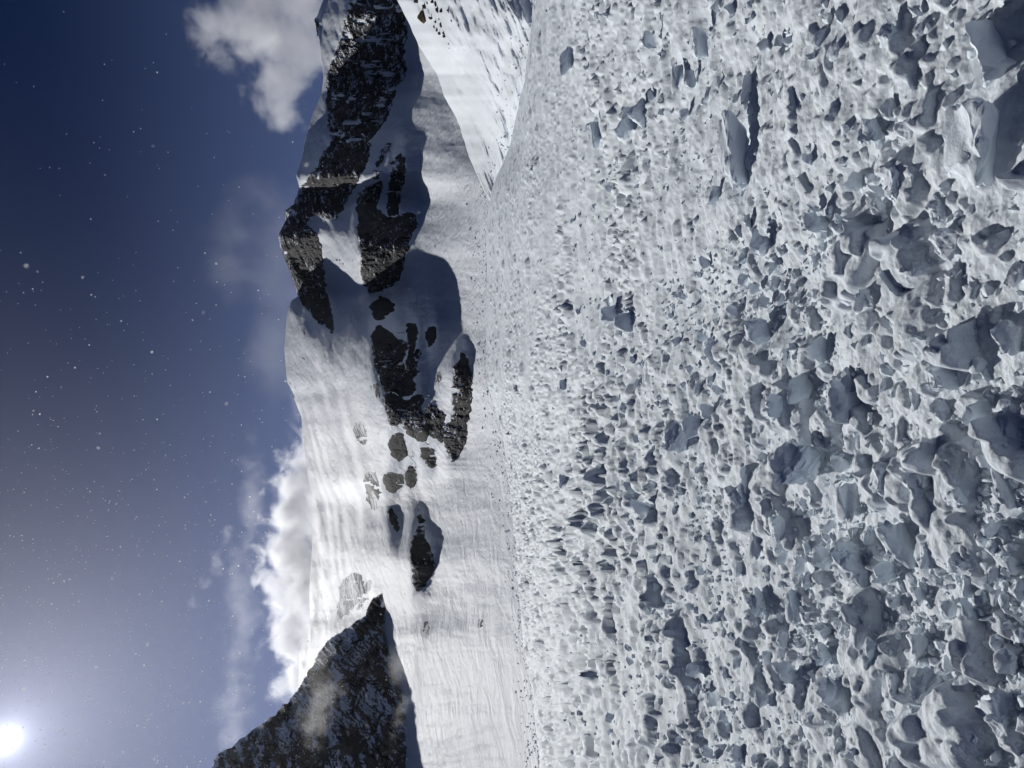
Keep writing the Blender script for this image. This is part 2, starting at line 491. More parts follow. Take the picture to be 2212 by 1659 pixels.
def sample(A, px, py):
    x = np.clip((np.asarray(px, float) - GPX[0]) / DX, 0, len(GPX) - 1.001)
    y = np.clip((np.asarray(py, float) - GPY[0]) / DX, 0, len(GPY) - 1.001)
    i, j = x.astype(int), y.astype(int)
    fx, fy = x - i, y - j
    return (A[i, j] * (1 - fx) + A[i + 1, j] * fx) * (1 - fy) + (A[i, j + 1] * (1 - fx) + A[i + 1, j + 1] * fx) * fy


# mountain: snow surface up to the crest, then a back slope down behind it
cols = np.arange(-400, 2058, 2.6)
NR = 190
t = np.linspace(0, 1, NR)[:, None]
e0 = edge_px(cols) + 3; c0 = crest_px(cols)
px = e0 + (c0 - e0) * t
py = np.broadcast_to(cols, px.shape)
Y = np.exp(sample(LYS, px, py))
V = P(px, py, Y)
top = V[-1]
back = []
for k, (dy, dz) in enumerate([(6, 1.5), (20, -2), (60, -25), (160, -90), (330, None)]):
    sc = top[:, 1:2] / 500.0
    q = top.copy()
    q[:, 0:1] *= (1 + dy * sc / top[:, 1:2]); q[:, 1:2] += dy * sc; q[:, 2:3] = q[:, 2:3] + dz * sc if dz is not None else -6.0
    back.append(q)
front = [V[0] - np.array([0, 0, 6.0])]
V = np.concatenate([np.stack(front), V, np.stack(back)])
mountain = link("mountain", mesh_np("mountain", V.reshape(-1, 3), grid_faces(V.shape[0], V.shape[1])[:, ::-1], M_SLOPE))
tag(mountain, "snow covered mountain face rising behind the debris field", kind='structure')

# rock outcrops standing out of the snow face
def largest(mask):
    lab = np.zeros(mask.shape, int); best, n_best, n = 0, 0, 0
    for i_, j_ in np.argwhere(mask):
        if lab[i_, j_]: continue
        n += 1; lab[i_, j_] = n; todo, size_ = [(i_, j_)], 0
        while todo:
            a_, b_ = todo.pop(); size_ += 1
            for c_, d_ in ((a_ + 1, b_), (a_ - 1, b_), (a_, b_ + 1), (a_, b_ - 1)):
                if 0 <= c_ < mask.shape[0] and 0 <= d_ < mask.shape[1] and mask[c_, d_] and not lab[c_, d_]:
                    lab[c_, d_] = n; todo.append((c_, d_))
        if size_ > n_best: best, n_best = n, size_
    return lab == best


for poly, label, out_, pockets, nm in ROCKS:
    m = poly_mask(poly, QX, QY).astype(float)
    w = np.argwhere(m > 0)
    (i0, j0), (i1, j1) = np.maximum(w.min(0) - 9, 0), w.max(0) + 10
    sl = (slice(i0, i1), slice(j0, j1))
    x, y = QX[sl], QY[sl]
    seed = 100 + len(label) * 3
    mb = 0.55 * (blur2(m[sl], 2.2, 2.2) * 2 - 1) + 0.75 * (blur2(m[sl], 6.5, 6.5) * 2 - 0.70)
    edge_n = fbm(x * 0.06, y * 0.09, 4, seed + 2)
    body = blur2(m[sl], 7.0, 7.0)
    cr = lumps(x, y * 1.0, 26, seed + 5, 0.95, 0.5, 0.3) * 0.8 + lumps(x, y, 11, seed + 6, 0.9, 0.45, 0.3) * 0.45 + lumps(x, y, 5, seed + 7, 0.8, 0.5) * 0.22
    rid = 1 - np.abs(fbm(x * 0.022, y * 0.045, 5, seed + 3, 0.55))
    pock = 0.75 * fbm(x * 0.014 + 0.5 * perlin(x * .03, y * .03, seed), y * 0.040, 3, seed + 8, 0.55) + 0.55 * fbm(x * 0.045 + 0.8 * perlin(x * .03, y * .03, seed), y * 0.10, 4, seed + 9, 0.6)
    h = 0.0075 * out_ * (0.35 + body) * (cr * 0.55 + rid * 0.75)
    cut = np.minimum(np.minimum(mb + 0.62 * edge_n + 0.35 * fbm(x * 0.025, y * 0.03, 2, seed + 4), (x - crest_px(y) + 1.5) * 0.25), 1.4 * (0.62 - pockets * 2.2 - pock * 1.05))
    h = np.where(cut > 0, h * sstep(cut, 0, 0.35) + 0.0006, np.maximum(cut, -0.6) * 0.006)
    cl = sample(LYS, x, y) - h
    keep_v = largest(cut > -0.55)
    kf = keep_v[:-1, :-1] & keep_v[1:, :-1] & keep_v[:-1, 1:] & keep_v[1:, 1:]
    vv = P(x, y, np.exp(cl)).reshape(-1, 3)
    f = grid_faces(*x.shape, keep=kf)
    used, inv = np.unique(f, return_inverse=True)
    base = vv[used].mean(0)
    me = mesh_np(nm, vv[used] - base, inv.reshape(-1, 4), M_ROCK_BROWN if label in BROWN else M_ROCK, smooth=False)
    o = link(nm, me); o.location = base
    tag(o, label, "rock outcrop", "rock outcrops on the mountain face")

# blowing snow: a thin bank of airborne powder streaming over the upper dome
M_DRIFT, N = new_mat("drift")
o_ = N.new('ShaderNodeOutputMaterial'); pv = N.new('ShaderNodeVolumePrincipled')
pv.inputs['Color'].default_value = (1, 1, 1, 1); pv.inputs['Anisotropy'].default_value = 0.55
tcn = N.new('ShaderNodeTexCoord')
cmb = N.new('ShaderNodeCombineXYZ')
N.link(N.math('MULTIPLY', N.vmath('DOT_PRODUCT', tcn.outputs['Object'], (-0.90, 0.25, -0.36), out=1), 0.16), cmb.inputs[0])
N.link(N.math('MULTIPLY', N.vmath('DOT_PRODUCT', tcn.outputs['Object'], (0.2, 0.97, 0.1), out=1), 0.25), cmb.inputs[1])
N.link(N.vmath('DOT_PRODUCT', tcn.outputs['Object'], (-0.40, -0.1, 0.91), out=1), cmb.inputs[2])
nz = N.noise(cmb.outputs[0], 0.075, 6.0, 0.62, 0.4)
N.link(N.math('MULTIPLY', N.ramp(nz, 0.42, 0.78), DRIFT_DENSITY), pv.inputs['Density'])
N.link(pv.outputs[0], o_.inputs['Volume'])
M_DRIFT.cycles.volume_step_rate = 1.0
dx_, dy_ = np.meshgrid(np.arange(610, 905, 7.0), np.arange(560, 1560, 8.0), indexing='ij')
lobes = [(700, 760, 80, 150, 0.6), (730, 960, 70, 170, 1.0), (765, 1090, 50, 150, 1.0), (760, 1240, 80, 140, 0.9), (700, 1150, 60, 120, 0.7), (720, 1420, 90, 120, 0.7), (800, 1065, 28, 60, 0.8), (780, 935, 25, 45, 0.8), (760, 1290, 45, 75, 0.9)]
th = sum(k_ * np.exp(-((dx_ - a_) / c_) ** 2 - ((dy_ - b_) / d_) ** 2) for a_, b_, c_, d_, k_ in lobes)
th = th * (0.75 + 0.5 * fbm(dx_ * 0.02, dy_ * 0.02, 3, 771))
th *= sstep(dx_, 612, 650) * sstep(870 - dx_, 0, 60) * sstep(dy_, 565, 640) * sstep(1555 - dy_, 0, 80)
dd = np.exp(sample(blur2(LYS, 3, 3), np.maximum(dx_, crest_px(dy_) + 4), dy_))
vo = P(dx_, dy_, dd * (0.990 - 0.055 * np.clip(th, 0, 1.2))).reshape(-1, 3)
vi = P(dx_, dy_, dd * 0.9905).reshape(-1, 3)
gf = grid_faces(*dx_.shape)
nr_, nc_ = dx_.shape; nn = nr_ * nc_
ring = np.concatenate([np.arange(nc_), np.arange(1, nr_) * nc_ + nc_ - 1, (nr_ - 1) * nc_ + np.arange(nc_ - 2, -1, -1), np.arange(nr_ - 2, 0, -1) * nc_])
nxt = np.roll(ring, -1)
rimq = np.stack([ring, nxt, nxt + nn, ring + nn], axis=1)
drift = link("spindrift", mesh_np("spindrift", np.concatenate([vo, vi]), np.concatenate([gf, gf[:, ::-1] + nn, rimq[:, ::-1]]), M_DRIFT))
tag(drift, "blowing powder snow streaming over the upper dome", kind='stuff')

# dark rock ridge: a closed body, nearer than the face behind it
RIDGE = z4([(1060, 350), (1110, 333), (1132, 360), (1122, 420), (1100, 490), (1090, 560), (1085, 640), (1110, 668), (1150, 680), (1160, 760), (1212, 820), (1200, 880),
            (1150, 915), (1190, 950), (1262, 990), (1282, 1100), (1260, 1200), (1230, 1300), (1240, 1440), (1250, 2000), (20, 2000), (40, 1500), (55, 1400), (90, 1330), (180, 1280),
            (300, 1190), (330, 1172), (480, 1060), (580, 940), (640, 840), (680, 770), (740, 660), (820, 588), (900, 545), (1000, 478), (1030, 400)])
RDX = 1.9
rx, ry = np.meshgrid(np.arange(420, 890, RDX), np.arange(1260, 1830, RDX), indexing='ij')
m0 = poly_mask(RIDGE, rx, ry).astype(float)
m = m0.copy()
for k_ in range(1, 8):
    m[k_:] = np.maximum(m[k_:], m0[:-k_])
jag = fbm(rx * 0.05, ry * 0.05, 4, 301)
mb = blur2(m, 2.6, 2.6) * 2 - 1 + 0.6 * jag
thick = np.sqrt(np.clip(blur2(m, 26.0, 26.0) * 2 - 0.75, 0.02, 1.3))
u_ = (rx + ry * 0.75); v_ = (ry - rx * 0.75)
cr = lumps(u_, v_ * 1.5, 110, 310, 0.95, 0.7, 0.4) * 1.6 + lumps(u_, v_ * 1.3, 46, 311, 0.9, 0.6, 0.35) * 0.8 + lumps(u_ * 0.7, v_, 20, 312, 0.75, 0.5, 0.3) * 0.32 + lumps(u_, v_, 9, 313, 0.6, 0.5) * 0.13
rid = 1 - np.abs(fbm(u_ * 0.010, v_ * 0.022, 4, 315, 0.5))
low = np.where(m0 > 0, rx, 0).max(axis=0)
low = np.where(low < 1, 830, low)
low = blur(low[None, :], 14.0, 1)[0]
yb_ = np.exp(sample(LYS, low, ry[0]))
yb_ = blur(yb_[None, :], 25.0, 1)[0]
dep = yb_[None, :] * np.exp(np.clip(low[None, :] - rx, -30, 600) / F / 0.58) * 1.004
hf = thick * (0.030 + 0.014 * rid + 0.016 * cr)
keep_v = mb > 0
kf = keep_v[:-1, :-1] & keep_v[1:, :-1] & keep_v[:-1, 1:] & keep_v[1:, 1:]
vf = P(rx, ry, dep * (1 - hf)).reshape(-1, 3)
vb = P(rx, ry, dep * (1 + thick * 0.06 + 0.003)).reshape(-1, 3)
f = grid_faces(*rx.shape, keep=kf)
used, inv = np.unique(f, return_inverse=True)
inv = inv.reshape(-1, 4)
nv = len(used)
e = np.concatenate([inv[:, [0, 1]], inv[:, [1, 2]], inv[:, [2, 3]], inv[:, [3, 0]]])
key = np.sort(e, axis=1); kk = key[:, 0].astype(np.int64) * nv + key[:, 1]
_, first, cnt = np.unique(kk, return_index=True, return_counts=True)
be = e[first[cnt == 1]]
rim = np.stack([be[:, 0], be[:, 1], be[:, 1] + nv, be[:, 0] + nv], axis=1)
me = mesh_np("rock_ridge", np.concatenate([vf[used], vb[used]]), np.concatenate([inv, inv[:, ::-1] + nv, rim[:, ::-1]]), M_ROCK_RIDGE, smooth=False)
ridge = link("rock_ridge", me)
tag(ridge, "big dark rock ridge dusted with snow below the sun", "rock ridge")

# near snow flank in front of the basin
cols = np.arange(-400, 452, 2.6)
tt = np.linspace(0, 1, 150)[:, None]
e0 = edge_px(cols) + 4; c0 = interp_curve(FLANK_TOP, cols)
c0 = np.minimum(c0 + 1.2 * perlin(cols * 0.05, cols * 0, 77), e0 - 0.5)
px = e0 + (c0 - e0) * tt
py = np.broadcast_to(cols, px.shape)
yb = edge_y(cols)
yt = yb * (1.0 + 1.0 * (1 - np.exp(-(np.maximum(0, 430 - cols) / 190.0) ** 1.4)))
ly = np.log(yb) + (np.log(yt) - np.log(yb)) * (0.35 * tt + 0.65 * tt ** 2.4)
ac_, al_ = 0.93 * px - 0.36 * py, 0.36 * px + 0.93 * py
ang_ = fbm(al_ * 0.008, ac_ * 0.05 + 0.8 * perlin(al_ * 0.006, ac_ * 0.01, 44), 5, 61, 0.6)
hol = fbm(al_ * 0.006 + 3.1, ac_ * 0.016, 3, 65)
ly = ly - (0.0075 * ang_ + 0.026 * hol) * sstep(tt, 0.0, 0.12) * (1 - 0.75 * sstep(tt, 0.8, 1.0))
V = P(px, py, np.exp(ly))
top = V[-1]
back = []
for dy, dz in [(1.5, 0.15), (5, -1.2), (14, -7), (30, -22)]:
    q = top.copy(); q[:, 1] += dy; q[:, 0] *= 1 + dy / top[:, 1]; q[:, 2] += dz
    back.append(q)
V = np.concatenate([np.stack([V[0] - np.array([0, 0, 4.0])]), V, np.stack(back)])
flank_grid = (px, py, np.exp(ly))
flank = link("snow_slope", mesh_np("snow_slope", V.reshape(-1, 3), grid_faces(V.shape[0], V.shape[1])[:, ::-1], M_FLANK))
tag(flank, "smooth wind streaked snow slope in front of the basin", kind='structure')


def flank_depth(px, py):
    j = int(np.clip(round((py + 400) / 2.6), 0, flank_grid[0].shape[1] - 1))
    colp = flank_grid[0][:, j]
    return float(np.interp(-px, -colp, flank_grid[2][:, j]))



# ------------------------------------------------------------------ debris field: ground height
def ground_base(x, y):
    r = np.hypot(x, y) + 1e-6
    yy = np.maximum(y, 0.5)
    py = np.where(y > 0.5, CY - x / yy * F, np.where(x > 0, -400.0, 2060.0))
    py = np.clip(py, -400, 2060)
    R = edge_y(py)
    ze = CAM_H + (CX - edge_px(py)) / F * R
    d = np.where(y > 0, y, 0.0)
    tt = np.clip((d - 9) / (R - 9), 0, None)
    z = ze * np.minimum(tt, 1) ** 1.6
    over = np.maximum(d - R, 0)
    z = z - 0.10 * np.minimum(over, 30)
    und = 0.10 * perlin(x * 0.22, y * 0.22, 401) + 0.25 * perlin(x * 0.06, y * 0.06, 402) * sstep(r, 8, 30)
    return z + und * sstep(r, 1.0, 3.0) * (1 - sstep(over, 0, 6))


def ground_relief(x, y):
    r = np.hypot(x, y)
    az = np.arctan2(x, np.maximum(y, 0.01))
    right = sstep(az, 0.02, 0.38)                       # the side under the near flank is smoother
    patch = 0.5 + 0.9 * fbm(x * 0.30 / (1 + r * 0.03), y * 0.30 / (1 + r * 0.03), 3, 411)
    patch = np.clip(patch, 0.05, 1.15)
    amp = (1.12 - 0.45 * right) * (1 + 0.8 * sstep(-az, -0.15, 0.2) * sstep(r, 5, 20))
    more = 0.42 * sstep(-az, -0.22, 0.12) * sstep(r, 4, 16)
    def band(cell, lo):  # fade a size out where it would be far under a pixel
        return 1 - sstep(r, lo * 0.6, lo * 1.3)
    h = 0
    h = h + 0.026 * lumps(x, y, 0.075, 421, 0.30, 0.55) * band(.075, 14) * (0.35 + 0.65 * patch)
    h = h + 0.062 * lumps(x, y, 0.17, 422, 0.44 + 0.4 * more, 0.42) * band(.16, 40) * (0.25 + 0.75 * patch)
    h = h + 0.11 * lumps(x, y, 0.33, 423, 0.42 + more, 0.34) * (0.15 + 0.85 * patch) * amp
    h = h + 0.15 * lumps(x, y, 0.72, 424, 0.26 + more, 0.30) * patch * amp
    h = h + 0.20 * lumps(x, y, 0.52, 428, 0.75, 0.36) * sstep(-az, -0.02, 0.16) * sstep(r, 9, 18)
    h = h + 0.30 * lumps(x, y, 1.7, 425, 0.22, 0.30) * sstep(r, 14, 40) * (1 - 0.6 * right)
    h = h + 0.07 * fbm(x * 0.9, y * 0.9, 3, 431) + 0.018 * fbm(x * 4, y * 4, 3, 435) + 0.006 * fbm(x * 16, y * 16, 3, 441, 0.6) * band(.1, 14)
    yy = np.maximum(y, 0.5)
    py = np.clip(CY - x / yy * F, -400, 2060)
    rag = edge_y(py) * (1 + 0.10 * fbm(az * 18, az * 0 + r * 0.03, 3, 451))
    fade = (1 - sstep(y, rag - 7, rag + 3))
    return h * (0.12 + 0.88 * fade) * sstep(r, 0.7, 1.6)


off = [1700.0]
while off[-1] > 112: off.append(off[-1] - (2.15 if off[-1] < 1200 else 12))
rr = [CAM_H * F / o_ for o_ in off]
while rr[-1] < 126: rr.append(rr[-1] + 0.44)
while rr[-1] < 900: rr.append(rr[-1] * 1.12)
rr = np.array([0.02, 0.5, 1.0] + [r_ for r_ in rr if r_ > 1.2])
fine = np.arange(-33.0, 33.0, 0.094)
side = 33.0 + np.cumsum(np.concatenate([np.full(36, 0.25), np.full(34, 0.6), np.linspace(0.8, 7, 27)]))
side = side[side < 178]
azs = np.radians(np.concatenate([-side[::-1], fine, side, [360 - side[-1]]]))
RR, AZ = np.meshgrid(rr, azs, indexing='ij')
gx, gy = RR * np.sin(AZ), RR * np.cos(AZ)
gz = ground_base(gx, gy)
near = (RR < 135) & (np.abs(AZ) < math.radians(80))
rel = np.zeros_like(gz)
rel[near] = ground_relief(gx[near], gy[near])
gz = gz + rel
V = np.stack([gx, gy, gz], axis=-1)
ground = link("snow_ground", mesh_np("snow_ground", V.reshape(-1, 3), grid_faces(V.shape[0], V.shape[1]), M_DEBRIS))
tag(ground, "lumpy avalanche snow ground", kind='structure')


def ground_hit(px, py):
    """depth at which the ray through px, py meets the ground"""
    b = (CX - px) / F; a = (CY - py) / F
    ys = np.concatenate([np.arange(1.2, 20, 0.05), np.arange(20, 130, 0.25)])
    z = ground_base(a * ys, ys)
    k = np.argmax(CAM_H + b * ys <= z + 0.03)
    return ys[k]


# ------------------------------------------------------------------ snow blocks
def chunk_mesh(name, seed, kind, detail):
    r = random.Random(seed)
    bm = bmesh.new()
    n = {'slab': 11, 'lump': 16, 'shard': 9, 'block': 13}[kind]
    sx, sy, sz = {'slab': (1, .55, .8), 'lump': (1, .9, .8), 'shard': (.8, .35, 1.0), 'block': (1, .85, .85)}[kind]
    pts = []
    for i in range(n):
        while True:
            p = [r.uniform(-1, 1) for _ in range(3)]
            q = max(abs(c) for c in p); l = math.sqrt(sum(c * c for c in p))
            if l > 0.3: break
        k = (0.6 / q + 0.4 / l) if kind != 'lump' else 0.25 / q + 0.75 / l
        k *= r.uniform(0.8, 1.0)
        pts.append(bm.verts.new((p[0] * k * sx * .5, p[1] * k * sy * .5, p[2] * k * sz * .5)))
    res = bmesh.ops.convex_hull(bm, input=pts)
    junk = [v for v in bm.verts if not v.link_faces]
    bmesh.ops.delete(bm, geom=junk, context='VERTS')
    bmesh.ops.dissolve_limit(bm, angle_limit=math.radians(14), verts=bm.verts, edges=bm.edges)
    bmesh.ops.bevel(bm, geom=list(bm.edges), offset=0.045, segments=1, affect='EDGES', clamp_overlap=True)
    bmesh.ops.triangulate(bm, faces=bm.faces)
    bmesh.ops.remove_doubles(bm, verts=bm.verts, dist=0.012)
    for it in range(8):
        lim = {0: 0.6, 1: 0.26, 2: 0.15, 3: 0.085}[detail]
        long = [e_ for e_ in bm.edges if e_.calc_length() > lim]
        if not long: break
        bmesh.ops.subdivide_edges(bm, edges=long, cuts=1, use_grid_fill=False)
        bmesh.ops.triangulate(bm, faces=[f_ for f_ in bm.faces if len(f_.verts) > 3])
    co = np.array([v.co[:] for v in bm.verts])
    s = seed * 7.13
    if detail:
        nx = fbm(co[:, 0] * 2.3 + s, co[:, 1] * 2.3 + co[:, 2] * 1.7, 3, seed % 50)
        ny = fbm(co[:, 1] * 2.3 + s, co[:, 2] * 2.3 + co[:, 0] * 1.9, 3, seed % 50 + 9)
        nz = fbm(co[:, 2] * 2.3 + s, co[:, 0] * 2.3 - co[:, 1] * 1.8, 3, seed % 50 + 17)
        fine_ = fbm(co[:, 0] * 9 + co[:, 2] * 7, co[:, 1] * 9 + co[:, 2] * 5 + s, 2, seed % 50 + 27)
        d = np.stack([nx, ny, nz], 1) * (0.08 if detail > 2 else 0.06) + co * fine_[:, None] * (0.11 if detail > 2 else 0.08)
        co = co + d
    for v, c in zip(bm.verts, co): v.co = c
    me = bpy.data.meshes.new(name)
    bm.to_mesh(me); bm.free()
    me.materials.append(M_BLOCK)
    me.polygons.foreach_set('use_smooth', np.ones(len(me.polygons), bool))
    me.set_sharp_from_angle(angle=math.radians(38))
    return me


KINDS = ['slab', 'lump', 'shard', 'block']
LIB = {k: [chunk_mesh("snow_block", 40 + 10 * i + j * 131, k, 2) for j in range(5)] for i, k in enumerate(KINDS)}
LIB3 = {k: [chunk_mesh("snow_block", 900 + 10 * i + j * 77, k, 3) for j in range(4)] for i, k in enumerate(KINDS)}

